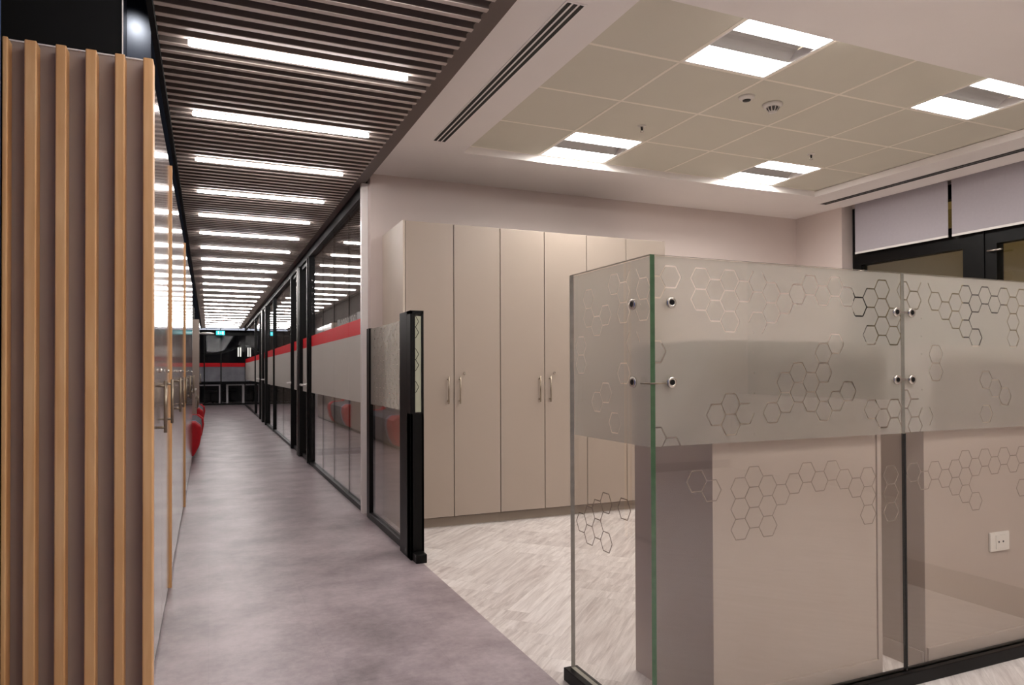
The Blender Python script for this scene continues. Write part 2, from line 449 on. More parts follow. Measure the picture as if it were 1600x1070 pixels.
# panels on the wall above the sofas
struct(box('wall_left', m_conc, -.95, -.9, 10.4, 27.8, 0, 2.95))
bk = MB().box(-.9, -.32, 12.7, 19.3, 2.42, 2.75)
struct(bk.build('trim_7', m_void))
def hexlines(a, cells, w_line):
    """edge list (p, q) of flat-topped hexagons with circumradius a for cells (i, j): column i, row j counted down"""
    E_ = {}
    for i, j in cells:
        cx = 1.5 * a * i; cz = -math.sqrt(3) * a * (j + (.5 if i % 2 else 0))
        P_ = [(cx + a * math.cos(math.radians(60 * k)), cz + a * math.sin(math.radians(60 * k))) for k in range(6)]
        for k in range(6):
            p, q = P_[k], P_[(k + 1) % 6]
            key = tuple(sorted(((round(p[0], 4), round(p[1], 4)), (round(q[0], 4), round(q[1], 4)))))
            E_[key] = (p, q)
    return list(E_.values())
for n_, (a, b, m, lab) in enumerate(((10.5, 12.3, m_conc, 'light concrete wall panel above the nearer red sofa'), (12.7, 14.5, m_conc, 'light concrete wall panel above the low cabinet'),
                       (14.6, 16.5, m_darkp, 'dark wall panel with a white hexagon pattern above the far red sofa'), (16.58, 16.86, m_conc, 'light concrete wall panel on the left beyond the hexagon panel'))):
    t = thing('wall_panel', lab, 'wall panel', (-.32, a, 1.68), 'panels hung on the left corridor wall')
    box('board', m, -.40, -.32, a, b, 1.68, 2.41, t)
    box('hanger', m_black, -.9, -.40, a + .05, a + .11, 2.2, 2.26, t); box('hanger', m_black, -.9, -.40, b - .11, b - .05, 2.2, 2.26, t)
    if m is m_darkp:
        mb = MB()
        for (p, q) in hexlines(.085, [(i, j) for i in range(0, 14) for j in range(0, 5)], .01):
            y0_, z0_, y1_, z1_ = a + .11 + p[0], 2.3 + p[1], a + .11 + q[0], 2.3 + q[1]
            if min(z0_, z1_) < 1.7 or max(y0_, y1_) > b - .02 or max(z0_, z1_) > 2.4: continue
            mb.cyl((-.318, y0_, z0_), (-.318, y1_, z1_), .006, 6)
        mb.build('hexagon_pattern', m_white, t)

# ------------------------------------------------------------------ corridor glazing
def frame_post(parent, y, wy=.05, x0=1.195, x1=1.275, z1=2.70, m=m_black):
    return box('frame_post', m, x0, x1, y - wy / 2, y + wy / 2, 0, z1, parent, bev=.002)
def bay(y0, y1, joints, label, name='glass_partition'):
    t = thing(name, label, 'glass partition', (1.235, y0, 0))
    ys = [y0] + joints + [y1]
    for a, b in zip(ys[:-1], ys[1:]):
        g = box('glass_pane', m_glassd, 1.23, 1.24, a + .002, b - .002, .045, 2.70, t)
        box('red_stripe', m_red, 1.2275, 1.2290, a + .002, b - .002, 1.53, 1.668, g)
        box('frosted_film', m_frostp, 1.2275, 1.2290, a + .002, b - .002, .93, 1.529, g)
    box('floor_rail', m_black, 1.205, 1.265, y0, y1, 0, .045, t, bev=.003)
    for j in joints:
        box('joint_seal', m_lamd, 1.229, 1.241, j - .002, j + .002, .045, 2.70, t)
    return t
t = bay(6.05, 9.45, [6.81, 7.68, 8.48], 'wide corridor glass wall of four panes with red stripe, next to the white end post')
frame_post(t, 9.475)
box('end_post', m_white, 1.19, 1.245, 5.985, 6.045, 0, 2.80, t, bev=.003)
def glass_door(y0, y1, handle_at, n, label):
    d = MB().box(1.180, 1.270, y0, y0 + .05, .01, 2.68).box(1.180, 1.270, y1 - .05, y1, .01, 2.68).box(1.215, 1.255, y0, y1, .01, .06).box(1.215, 1.255, y0, y1, 2.64, 2.68)
    d = struct(d.build('door_%d' % n, m_black))
    g = box('glass_pane', m_glassd, 1.231, 1.239, y0 + .04, y1 - .04, .06, 2.64, d)
    box('red_stripe', m_red, 1.2275, 1.2300, y0 + .04, y1 - .04, 1.53, 1.668, g)
    box('frosted_film', m_frostp, 1.2275, 1.2300, y0 + .04, y1 - .04, .93, 1.529, g)
    s = 1 if handle_at < (y0 + y1) / 2 else -1
    h = MB().cyl((1.180, handle_at, 1.03), (1.120, handle_at, 1.03), .014, 12).cyl((1.124, handle_at, 1.03), (1.118, handle_at + s * .15, 1.03), .014, 12)
    h.cyl((1.1799, handle_at, 1.03), (1.172, handle_at, 1.03), .024, 20)
    h.build('door_handle', m_white, d)
    d['label'] = label
    return d
glass_door(9.51, 10.40, 9.56, 1, 'nearest black framed glass door in the corridor')
t = thing('door_frame_post', 'black upright post with a steel edge between the two nearest corridor doors', 'post', (1.235, 10.5, 0))
box('post', m_black, 1.175, 1.275, 10.43, 10.57, 0, 2.70, t, bev=.003)
box('steel_edge', m_chrome, 1.168, 1.174, 10.585, 10.60, 0, 2.70, t)
box('cover', m_black, 1.176, 1.275, 10.575, 10.62, 0, 2.70, t)
glass_door(10.64, 11.53, 11.48, 2, 'second black framed glass door in the corridor')
t = bay(11.62, 16.85, [13.3, 15.0], 'corridor glass wall between the second and third glass doors')
frame_post(t, 11.58, .07); frame_post(t, 15.0, .03)
t2 = thing('door_frame_post', 'black upright post before the third corridor glass door', 'post', (1.235, 16.9, 0))
box('post', m_black, 1.175, 1.275, 16.86, 16.98, 0, 2.70, t2)
glass_door(17.0, 17.9, 17.05, 3, 'third black framed glass door in the corridor')
t2 = thing('door_frame_post', 'black upright post with a pale edge between the two far corridor doors', 'post', (1.235, 18, 0))
box('post', m_black, 1.175, 1.275, 17.92, 18.05, 0, 2.70, t2); box('steel_edge', m_chrome, 1.17, 1.174, 18.05, 18.08, 0, 2.7, t2)
glass_door(18.1, 19.0, 18.95, 4, 'farthest black framed glass door in the corridor')
t = bay(19.1, 27.3, [21.2, 24.0], 'last corridor glass wall reaching the end partition')
frame_post(t, 19.06, .07); frame_post(t, 21.2, .05)

# dim rooms behind the corridor glazing
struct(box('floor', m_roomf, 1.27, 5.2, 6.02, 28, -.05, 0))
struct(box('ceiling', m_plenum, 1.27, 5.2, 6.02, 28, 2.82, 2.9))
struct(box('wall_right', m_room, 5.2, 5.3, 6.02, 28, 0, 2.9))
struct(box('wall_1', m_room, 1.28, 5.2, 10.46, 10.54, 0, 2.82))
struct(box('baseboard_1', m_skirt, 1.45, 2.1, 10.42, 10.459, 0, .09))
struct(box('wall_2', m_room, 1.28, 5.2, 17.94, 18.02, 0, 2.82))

for yy, lab in ((8.0, 'nearest room'), (14.0, 'second room'), (22.0, 'far room')):  # unseen emitters added to brighten the rooms behind the glass
    tag(box('linear_lamp', m_tube, 3.2, 5.0, yy, yy + .22, 2.79, 2.8199), 'added light strip hidden behind the corridor glass, %s' % lab, 'ceiling lamp', 'added light strips in the rooms behind the glass')

# ------------------------------------------------------------------ low glass wing with the black post
def hex_cells_film(name, m, parent, axis, pos, u0, u1, z0, z1, a, ou, oz, cells, lw, sgn=1, thick=.0012):
    """frosted film with clear hexagon outlines cut out of it. axis 'Y': film in plane Y=pos, u=X; 'X': plane X=pos, u=Y"""
    cut = set(); cutv = set()
    def key(p): return (round(p[0] * 2000), round(p[1] * 2000))
    for p, q in hexlines(a, cells, lw):
        cut.add(tuple(sorted((key(p), key(q))))); cutv.add(key(p)); cutv.add(key(q))
    bm = bmesh.new()
    W = u1 - u0; Hh = z1 - z0
    i0 = int(math.floor((u0 - ou) / (1.5 * a))) - 1; i1 = int(math.ceil((u1 - ou) / (1.5 * a))) + 1
    j0 = int(math.floor((oz - z1) / (math.sqrt(3) * a))) - 1; j1 = int(math.ceil((oz - z0) / (math.sqrt(3) * a))) + 1
    vc = {}
    def V(u, z):
        k_ = (round(u * 40000), round(z * 40000))
        if k_ not in vc:
            x, zz = ou + sgn * u, oz + z
            vc[k_] = bm.verts.new((x, pos, zz) if axis == 'Y' else (pos, x, zz))
        return vc[k_]
    seen = set(); vseen = {}
    for i in range(min(i0, -i1) - 1, max(i1, -i0) + 2):
        for j in range(j0, j1 + 1):
            cx = 1.5 * a * i; cz = -math.sqrt(3) * a * (j + (.5 if i % 2 else 0))
            sh = (a * math.sqrt(3) / 2 - lw / 2) / (a * math.sqrt(3) / 2)
            O = [(cx + a * math.cos(math.radians(60 * k)), cz + a * math.sin(math.radians(60 * k))) for k in range(6)]
            I = [(cx + (p[0] - cx) * sh, cz + (p[1] - cz) * sh) for p in O]
            bm.faces.new([V(*p) for p in I])
            for k in range(6):
                ek = tuple(sorted((key(O[k]), key(O[(k + 1) % 6]))))
                vseen.setdefault(key(O[k]), []).append(I[k])
                if ek in cut: continue
                ins = (I[k], I[(k + 1) % 6])
                if ek in seen:
                    continue
                seen.add(ek)
                # outer neighbour's inner points mirrored over the edge
                mx, mz = (O[k][0] + O[(k + 1) % 6][0]) / 2, (O[k][1] + O[(k + 1) % 6][1]) / 2
                nx, nz = mx - cx, mz - cz; l = math.hypot(nx, nz); nx /= l; nz /= l
                J = [(p[0] + nx * lw, p[1] + nz * lw) for p in ins]
                try: bm.faces.new([V(*ins[0]), V(*J[0]), V(*J[1]), V(*ins[1])])
                except ValueError: pass
    for k_, ps in vseen.items():
        if k_ in cutv or len(ps) < 3: continue
        cxx = sum(p[0] for p in ps) / 3; czz = sum(p[1] for p in ps) / 3
        ps = sorted(ps, key=lambda p: math.atan2(p[1] - czz, p[0] - cxx))
        try: bm.faces.new([V(*p) for p in ps[:3]])
        except ValueError: pass
    bmesh.ops.remove_doubles(bm, verts=bm.verts, dist=.0001)
    ax = (1, 0, 0) if axis == 'Y' else (0, 1, 0)
    for co, no in ((u0, -1), (u1, 1)):
        bmesh.ops.bisect_plane(bm, geom=bm.verts[:] + bm.edges[:] + bm.faces[:], plane_co=Vector(ax) * co, plane_no=Vector(ax) * no, clear_outer=True)
    for co, no in ((z0, -1), (z1, 1)):
        bmesh.ops.bisect_plane(bm, geom=bm.verts[:] + bm.edges[:] + bm.faces[:], plane_co=(0, 0, co), plane_no=(0, 0, no), clear_outer=True)
    bmesh.ops.recalc_face_normals(bm, faces=bm.faces)
    bmesh.ops.solidify(bm, geom=bm.faces[:], thickness=thick)
    bmesh.ops.recalc_face_normals(bm, faces=bm.faces)
    mb = MB(); mb.bm.free(); mb.bm = bm
    return mb.build(name, m, parent)

def hex_strips(name, m, parent, axis, pos, u0, u1, a, ou, oz, cells, lw, th=.0008):
    mb = MB()
    for p, q in hexlines(a, cells, lw):
        if min(p[0], q[0]) + ou < u0 or max(p[0], q[0]) + ou > u1: continue
        d = Vector((q[0] - p[0], q[1] - p[1])).normalized(); n = Vector((-d.y, d.x)) * lw / 2
        pts = [(p[0] + n.x + ou, p[1] + n.y + oz), (q[0] + n.x + ou, q[1] + n.y + oz), (q[0] - n.x + ou, q[1] - n.y + oz), (p[0] - n.x + ou, p[1] - n.y + oz)]
        mb.prism(pts, pos, pos + th, axis)
    return mb.build(name, m, parent)

wing = thing('glass_wing_screen', 'low half frosted glass screen ending in a thick black post beside the pale cabinets', 'glass screen', (1.225, 5, 0))
box('stile', m_black, 1.205, 1.255, 5.76, 5.86, .0, 1.555, wing, bev=.002)
g = box('glass_pane', m_glass, 1.222, 1.23, 4.66, 5.76, .05, 1.55, wing)
wcells = [(i, j) for i in range(0, 16) for j in range(0, 9) if (i * 7 + j * 5) % 3 != 1]
hex_cells_film('frosted_film', m_frost, g, 'X', 1.2195, 4.662, 5.758, .935, 1.55, .0403, 4.70, 1.53, wcells, .0045)
box('base_rail', m_black, 1.205, 1.255, 4.66, 5.76, 0, .05, wing, bev=.003)
po = MB().box(1.180, 1.268, 4.47, 4.66, 0, 1.59, bev=.002)
po.box(1.180, 1.196, 4.385, 4.4705, 0, 1.59, bev=.001).box(1.254, 1.268, 4.385, 4.4705, 0, 1.59, bev=.001).box(1.196, 1.212, 4.386, 4.394, .9, 1.59).box(1.18, 1.268, 4.385, 4.47, 1.57, 1.59).box(1.18, 1.268, 4.385, 4.47, 0, .93)
po = po.build('post', m_black, wing)
g = box('glass_strip', m_glass, 1.197, 1.253, 4.395, 4.401, .93, 1.569, wing)
hex_cells_film('frosted_film', simple('green_frost', (176, 178, 154), .6, noise=.03), g, 'Y', 4.392, 1.212, 1.2525, .94, 1.555, .0403, 1.197, 1.52, [(0, 0), (0, 1), (0, 3), (0, 4), (0, 6), (2, 1), (2, 4), (2, 7)], .004)
box('foot', m_black, 1.19, 1.26, 4.29, 4.385, 0, .055, wing, bev=.004)

# ------------------------------------------------------------------ pale tall cabinets of the kitchen
yk = 5.2
gaps = [1.361, 1.746, 2.135, 2.526, 2.921, 3.31, 3.70]
labels = ['pale beige tall cabinet nearest the black post, first of three', 'pale beige tall cabinet in the middle of the three by the back wall', 'pale beige tall cabinet farthest right, mostly behind the frosted glass']
for u in range(3):
    x0, xm, x1 = gaps[2 * u], gaps[2 * u + 1], gaps[2 * u + 2]
    t = thing('tall_cabinet', labels[u], 'cabinet', ((x0 + x1) / 2, 5.5, 0), 'pale cabinets on the kitchen back wall')
    box('carcass', m_lamd, x0 + .002, x1 - .002, yk + .02, YB - .005, .075, 2.335, t)
    if u == 0: box('side_panel', simple('side_panel_laminate', (214, 200, 184), .45), x0 - .016, x0 + .001, yk + .004, YB - .005, 0, 2.345, t, bev=.001)
    if u == 2: box('side_panel', m_lam, x1 - .001, x1 + .016, yk + .004, YB - .005, 0, 2.345, t, bev=.001)
    box('plinth', simple('plinth_laminate', (150, 136, 122), .5), x0, x1, yk + .05, yk + .07, 0, .08, t)
    for k, (a, b) in enumerate(((x0, xm), (xm, x1))):
        d = box('door', m_lam, a + .003, b - .003, yk, yk + .019, .082, 2.34, t, bev=.0015)
        hx = b - .052 if k == 0 else a + .042
        h = bar_handle(d, hx, yk, .95, 1.16, '-Y', off=.03, r=.0055)
        if k == 1: MB().cyl((a + .085, yk, 1.185), (a + .085, yk - .012, 1.185), .010, 16).build('lock', m_chrome, d)

# ------------------------------------------------------------------ low reception blocks behind the glass
def block(x0, x1, y0, y1, zt, label, end=False, side=False):
    t = thing('low_partition', label, 'partition', ((x0 + x1) / 2, (y0 + y1) / 2, 0), 'pale low partitions behind the glass screen')
    box('body', m_blk, x0, x1, y0, y1, .0, zt, t, bev=.002)
    sk = MB().box(x0 - .008 + .012, x1 - .002, y0 - .010, y0, 0, .095)
    sk.build('skirting', m_blk, t)
    if end:
        MB().box(x1, x1 + .022, y0 - .006, y1, .0, zt + .004, bev=.002).build('end_trim', m_blk, t)
    return t
t = block(1.575, 2.352, 1.942, 2.42, 1.305, 'pale low partition block behind the front glass, left of the seam', end=True)
t = block(2.62, 4.3, 1.942, 2.5, 1.300, 'pale low partition block behind the right glass pane, carrying a socket')
sk = box('side_skirting', m_blk, 2.612, 2.62, 1.95, 2.5, 0, .075, t)
so = thing('wall_socket', 'white double socket on the right low partition behind glass', 'socket', (3.07, 1.942, .474))
box('cover_plate', m_plastic, 3.008, 3.132, 1.932, 1.942, .434, .514, so, bev=.003)
box('inner_frame', m_plastic, 3.04, 3.10, 1.929, 1.9325, .446, .502, so, bev=.001)
for x in (3.056, 3.084): MB().cyl((x, 1.9292, .474), (x, 1.9275, .474), .004, 10).build('socket_hole', m_slot, so)

# ------------------------------------------------------------------ the glass screen in front
gs = thing('glass_screen', 'large corner glass screen with frosted upper band and clear hexagon outlines, in front', 'glass screen', (2.3, 1.9, 0))
GX, GY, GT = 1.303, 1.9, 1.572
def pane(x0, x1, y0, y1, label, edge, far=None):
    b = MB(); b.box(x0, x1, y0, y1, .05, GT)
    b.bm.faces.ensure_lookup_table()
    long_x = (x1 - x0) > (y1 - y0)
    for f in b.bm.faces:
        n = f.normal
        if abs(n.z) > .9: f.material_index = 2
        elif (abs(n.x) > .9) == long_x: f.material_index = 1 if (n.x < -.5 or n.y < -.5) and x0 < 2 else 2
    o = b.build('glass_pane', [m_glass, edge, m_glassp], gs); o['label'] = label
    return o
SX = 2.452
gA = pane(GX - .009, GX + .009, GY - .006, 2.44, 'narrow side pane', m_glasse)
gB = pane(GX + .0095, SX - .002, GY - .005, GY + .005, 'front pane left of the seam', m_glasse)
gC = pane(SX + .002, 4.4, GY - .005, GY + .005, 'front pane right of the seam', m_glasse)
A_ = .0403
cB = [(-5, 0), (-4, 0), (-5, 3), (-6, 3), (-1, 0), (-2, 0), (-2, 1), (-1, 1), (0, 0), (0, 1), (0, 2), (1, 0), (2, 0), (2, 1), (2, 2), (3, 0), (3, 1), (4, 1), (5, 0), (6, 0), (7, 0), (8, 0), (9, 0),
      (10, 1), (11, 0), (11, 2), (12, 0), (12, 1), (12, 2), (13, 1), (13, 2), (14, 0),
      (5, 4), (4, 5), (5, 5), (4, 6), (6, 5), (7, 4), (8, 3), (7, 3), (9, 5), (8, 6), (7, 6), (6, 6), (3, 6), (0, 6), (0, 7), (1, 6), (-1, 6), (11, 6), (12, 7), (13, 6), (14, 7), (-5, 7), (-4, 8)]
hex_cells_film('frosted_film', m_frost, gB, 'Y', GY + .0065, GX + .013, SX - .004, .955, GT - .002, A_, 1.624, 1.505, cB, .005)
oC = 2.463
cC = [(0, 0), (1, 0), (2, 0), (3, 0), (4, 1), (5, 0), (5, 1), (6, 0), (6, 1), (6, 2), (7, 0), (7, 2), (8, 0), (9, 0), (10, 0), (11, 0), (11, 1), (11, 2), (12, 0), (13, 0), (14, 1), (15, 0), (16, 0), (17, 0),
      (3, 3), (3, 4), (0, 6), (1, 6), (1, 7), (2, 7), (8, 5), (9, 5), (10, 6), (8, 7)]
hex_cells_film('frosted_film', m_frost, gC, 'Y', GY + .0065, SX + .004, 4.398, .958, GT - .002, A_, oC, 1.505, cC, .005)
cA = [(2, 0), (3, 0), (3, 1), (4, 0), (1, 0), (1, 1), (5, 1), (2, 3), (3, 4), (6, 2), (7, 0), (7, 1), (8, 3), (8, 4), (5, 5), (6, 6), (4, 7)]
hex_cells_film('frosted_film', m_frost, gA, 'X', GX + .0105, GY + .012, 2.438, .952, GT - .002, A_, GY, 1.505, cA, .0042)
lB = [(0, 0), (1, 0), (2, 1), (3, 0), (4, 0), (5, 0), (6, 0), (7, 0), (8, 1), (9, 0), (9, 1), (-1, 0), (-1, 1), (0, 1), (0, 2), (-1, 2), (1, 1), (1, 2), (9, 2), (-4, 0), (-3, 0), (11, 0), (11, 1), (11, 2)]
hex_strips('etched_hexagons', m_etch, gB, 'Y', GY + .0055, GX, SX - .005, A_, 1.723, .834, lB, .0032)
lC = [(-1, 0), (-2, 0), (0, 0), (1, 0), (2, 0), (3, -1), (4, 0), (5, -1), (6, 0), (7, -1), (8, 0), (9, -1), (2, 1), (3, 0), (3, 1), (4, 2), (10, 0), (9, 1), (11, -1), (12, 0), (13, -1)]
hex_strips('etched_hexagons', m_etch, gC, 'Y', GY + .0055, SX + .005, 4.39, A_, 2.634, .802, lC, .0032)
hex_strips('etched_hexagons', m_etch, gA, 'X', GX + .0093, GY + .01, 2.435, A_, 2.385, .62, [(0, 0), (-1, -1), (-1, 0), (-2, 0), (-3, 0), (-3, -2), (-2, -1), (-5, -2)], .0036)
r_ = MB().box(GX - .025, 4.4, GY - .026, GY + .026, 0, .05, bev=.003)
r_.build('floor_rail', m_black, gs)
MB().box(GX - .035, GX + .025, GY - .0259, 2.455, 0, .0495, bev=.003).build('floor_rail', m_black, gs)
MB().box(SX - .0045, SX + .0045, GY - .0062, GY + .0062, .05, .955).build('seam_seal', m_slot, gs)
def disc(c, axis, s):
    prof = [(.004, .0), (.019, .0), (.019, .004), (.0165, .0075), (.008, .0075), (.007, .005), (.003, .005)]
    prof = [(r, h * s) for r, h in prof]
    return MB().lathe(c, prof, 24, axis)
for z in (1.420, 1.162):
    for (dx) in (-.042, .040):
        x = SX + dx
        m = disc((x, GY - .0052, z), 'Y', -1).build('clamp', m_chrome, gs)
        MB().cyl((x, GY - .0128, z), (x, GY - .0136, z), .009, 12).build('screw', m_black, m)
    MB().box(SX - .035, SX + .035, GY - .0075, GY - .0052, z - .004, z + .004).build('clamp_link', m_chrome, gs)
    x = GX + .072
    m = disc((x, GY - .0052, z), 'Y', -1).build('clamp', m_chrome, gs)
    MB().cyl((x, GY - .0128, z), (x, GY - .0136, z), .009, 12).build('screw', m_black, m)
    y = GY + .09
    m = disc((GX - .0092, y, z), 'X', -1).build('clamp', m_chrome, gs)
    MB().cyl((GX - .0168, y, z), (GX - .0176, y, z), .009, 12).build('screw', m_black, m)
    if z < 1.3: MB().cyl((GX - .012, GY + .045, z - .003), (GX - .012, GY - .012, z - .003), .0025, 10).cyl((GX - .012, GY - .012, z - .003), (x - .022, GY - .012, z - .003), .0025, 10).build('clamp_link', m_nickel, gs)

# ------------------------------------------------------------------ corridor lamps
words = ['nearest', 'second', 'third', 'fourth', 'fifth', 'sixth', 'seventh', 'eighth', 'ninth', 'tenth', 'eleventh', 'twelfth', 'thirteenth', 'fourteenth', 'fifteenth', 'sixteenth',
         'seventeenth', 'eighteenth', 'nineteenth', 'twentieth', 'twenty-first', 'twenty-second', 'twenty-third', 'twenty-fourth']
def stadium(y, x0, x1, r, z0, z1):
    pts = []
    for k in range(9): a = math.pi / 2 + math.pi * k / 8; pts.append((x0 + r + r * math.cos(a), y + r * math.sin(a)))
    for k in range(9): a = -math.pi / 2 + math.pi * k / 8; pts.append((x1 - r + r * math.cos(a), y + r * math.sin(a)))
    return MB().prism(pts, z0, z1, 'Z')
lamp0 = None
for k in range(24):
    yy = 3.635 + .985 * k
    lab = ('linear lamp in the slatted corridor ceiling, %s from the camera' % words[k]) if k else 'linear lamp in the slatted corridor ceiling, nearest the camera'
    if lamp0 is None:
        lamp0 = thing('linear_lamp', lab, 'ceiling lamp', (.44, yy, 2.75), 'linear lamps across the corridor ceiling')
        a_ = stadium(yy, -.09, .968, .018, 2.741, 2.760).build('diffuser', m_tube, lamp0)
        b_ = box('housing', m_slatb, -.088, .966, yy - .013, yy + .013, 2.760, 2.811, lamp0)
    else:
        r_ = lamp0.copy(); C.objects.link(r_); r_.location = (.44, yy, 2.75); r_['label'] = lab
        for ch in (a_, b_):
            c = ch.copy(); C.objects.link(c); c.parent = r_
for k in range(1, 5):      # lamps behind the camera, lighting the near part of the corridor
    yy = 3.635 - .985 * k
    r_ = lamp0.copy(); C.objects.link(r_); r_.location = (.44, yy, 2.75); r_['label'] = 'linear lamp in the slatted ceiling behind the viewpoint, %s from it' % words[k - 1]
    for ch in (a_, b_):
        c = ch.copy(); C.objects.link(c); c.parent = r_

# ------------------------------------------------------------------ LED panels in the tile ceiling
def led_panel(x0, y0, label, dy=.612, zt=ZT):
    t = thing('led_panel', label, 'ceiling light', (x0 + .3, y0 + dy / 2, zt), 'square twin strip ceiling lights')
    f = MB().box(x0 + .006, x0 + .594, y0 + .006, y0 + .022, zt, zt + .05).box(x0 + .006, x0 + .594, y0 + dy - .022, y0 + dy - .006, zt, zt + .05)
    f.box(x0 + .006, x0 + .022, y0 + .022, y0 + dy - .022, zt, zt + .05).box(x0 + .578, x0 + .594, y0 + .022, y0 + dy - .022, zt, zt + .05)
    f.build('frame', m_white, t)
    a, b = y0 + .022, y0 + dy - .022; W = b - a
    for (p, q) in ((a + .005, a + .19), (b - .19, b - .005)):
        pts = []
        for k in range(9):
            u = k / 8; pts.append((p + (q - p) * u, zt + .012 - .006 * math.sin(math.pi * u)))
        pts += [(q, zt + .03), (p, zt + .03)]
        MB().prism(pts, x0 + .024, x0 + .576, 'X').build('diffuser', m_led, t)
    pts = [(a + .192, zt + .004)]
    for k in range(9):
        u = k / 8; pts.append((a + .192 + (W - .384) * u, zt + .006 + .05 * math.sin(math.pi * u)))
    pts += [(b - .192, zt + .07), (a + .192, zt + .07)]
    MB().prism(pts, x0 + .022, x0 + .578, 'X').build('reflector', m_ledref, t)
led_panel(2.406, 2.608, 'large twin strip ceiling light above the glass corner, nearest left')
led_panel(4.206, 2.608, 'twin strip ceiling light at the right edge of the picture')
led_panel(2.406, 4.444, 'twin strip ceiling light at the far left, close to the air slots')
led_panel(4.206, 4.444, 'small looking twin strip ceiling light far back near the windows')
for x0, y0, lab in ((1.6, -.1, 'near left'), (2.8, -.1, 'near right'), (1.6, -1.9, 'far left'), (2.8, -1.9, 'far right')):
    led_panel(x0, y0, 'twin strip ceiling light behind the viewpoint, %s of four' % lab, zt=ZC - .051)

# detectors and sprinklers
t = thing('smoke_detector', 'round white smoke detector with a slotted dark grille on the ceiling tiles', 'smoke detector', (0, 0, 0))
cx, cy = 3.34, 3.50
def loc_t(t, x, y, z): t.location = (x, y, z)
loc_t(t, cx, cy, ZT)
MB().lathe((cx, cy, ZT), [(.062, 0), (.062, -.012), (.052, -.022), (.04, -.024)], 28).build('base', m_plastic, t)
MB().lathe((cx, cy, ZT), [(.040, -.020), (.037, -.036), (.026, -.048), (.008, -.05)], 28).build('grille', simple('grille_dark', (60, 55, 52), .6), t)
g_ = MB()
for k in range(10):
    a = 2 * math.pi * k / 10
    g_.cyl((cx + .043 * math.cos(a), cy + .043 * math.sin(a), ZT - .022), (cx + .024 * math.cos(a), cy + .024 * math.sin(a), ZT - .051), .0035, 6)
g_.lathe((cx, cy, ZT), [(.026, -.050), (.026, -.055), (.006, -.056)], 20)
g_.build('rib', m_plastic, t)
cx, cy = 3.10, 3.47
t = thing('ceiling_sensor', 'small round white ceiling sensor with a black lens beside the smoke detector', 'sensor', (cx, cy, ZT))
MB().lathe((cx, cy, ZT), [(.05, 0), (.048, -.01), (.034, -.02), (.028, -.022)], 28).build('ring', m_plastic, t)
MB().lathe((cx, cy, ZT), [(.027, -.018), (.024, -.026), (.006, -.029)], 20).build('lens', m_slot, t)
for cx, cy, lab in ((2.79, 4.17, 'small sprinkler head near the far left twin strip light'), (4.40, 4.20, 'small sprinkler head near the far right twin strip light')):
    t = thing('sprinkler', lab, 'sprinkler', (cx, cy, ZT), 'sprinklers in the tile ceiling')
    MB().lathe((cx, cy, ZT), [(.03, 0), (.028, -.004), (.012, -.006)], 20).build('rosette', m_plastic, t)
    MB().cyl((cx, cy, ZT - .004), (cx, cy, ZT - .03), .006, 10).build('bulb', m_dark, t)
    MB().cyl((cx - .011, cy, ZT - .004), (cx - .007, cy, ZT - .04), .002, 6).cyl((cx + .011, cy, ZT - .004), (cx + .007, cy, ZT - .04), .002, 6).lathe((cx, cy, ZT - .04), [(.014, 0), (.014, -.002), (.004, -.003)], 14).build('deflector', m_chrome, t)

# air slots
def diffuser(x0, x1, y0, y1, slots, label):
    t = thing('air_diffuser', label, 'air diffuser', ((x0 + x1) / 2, (y0 + y1) / 2, ZC))
    box('frame', m_white, x0, x1, y0, y1, ZC - .003, ZC, t)
    for a, b in slots: box('slot', m_slot, a, b, y0 + .012, y1 - .012, ZC - .0045, ZC - .003, t)
diffuser(1.472, 1.578, 2.79, 4.87, [(1.483, 1.503), (1.515, 1.535), (1.547, 1.567)], 'long linear air diffuser with three black slots beside the slatted ceiling')
diffuser(5.60, 5.70, YR + .5, 5.26, [(5.612, 5.646), (5.654, 5.688)], 'long narrow grey air slot above the window blinds')

# ------------------------------------------------------------------ windows and blinds on the right
def window(n, y0, y1):
    X = XR + .18
    f = MB().box(X - .04, X + .05, y0, y0 + .10, .9, 2.85).box(X - .04, X + .05, y1 - .10, y1, .9, 2.85).box(X - .04, X + .05, y0 + .1, y1 - .1, .9, .98).box(X - .04, X + .05, y0 + .1, y1 - .1, 2.26, 2.46).box(X - .04, X + .05, y0 + .1, y1 - .1, 2.72, 2.85)
    f = struct(f.build('window_%d' % n, m_black))
    box('glass_pane', glass_mat('window_glass_%d' % n, (.85, .86, .8), .07), X, X + .01, y0 + .1, y1 - .1, .98, 2.64, f)
    yh = y1 - .05
    MB().cyl((X - .041, yh, 2.2), (X - .075, yh, 2.2), .008, 10).cyl((X - .072, yh + .01, 2.2), (X - .072, yh - .11, 2.2), .008, 10).build('window_handle', m_chrome, f)
window(1, 4.02, 5.27); window(2, 2.78, 3.93); window(3, 1.6, 2.74)
struct(box('trim_8', m_black, XR + .13, XR + .24, 3.93, 4.02, .9, 2.85))
for n, (y0, y1, lab) in enumerate(((4.215, 5.195, 'pale grey roller blind half lowered in the window nearest the room corner'), (3.10, 4.18, 'pale grey roller blind half lowered at the right edge of the picture'), (1.7, 3.06, 'pale grey roller blind outside the right edge of the picture'))):
    t = thing('roller_blind', lab, 'blind', (XR + .09, (y0 + y1) / 2, 2.38), 'roller blinds over the windows')
    box('fabric', m_blind, XR + .088, XR + .090, y0, y1, 2.39, 2.90, t)
    box('bottom_bar', m_white, XR + .084, XR + .094, y0, y1, 2.372, 2.392, t, bev=.002)
    MB().cyl((XR + .11, y0 - .015, 2.90), (XR + .11, y1 + .015, 2.90), .02, 16).build('roller', m_white, t)
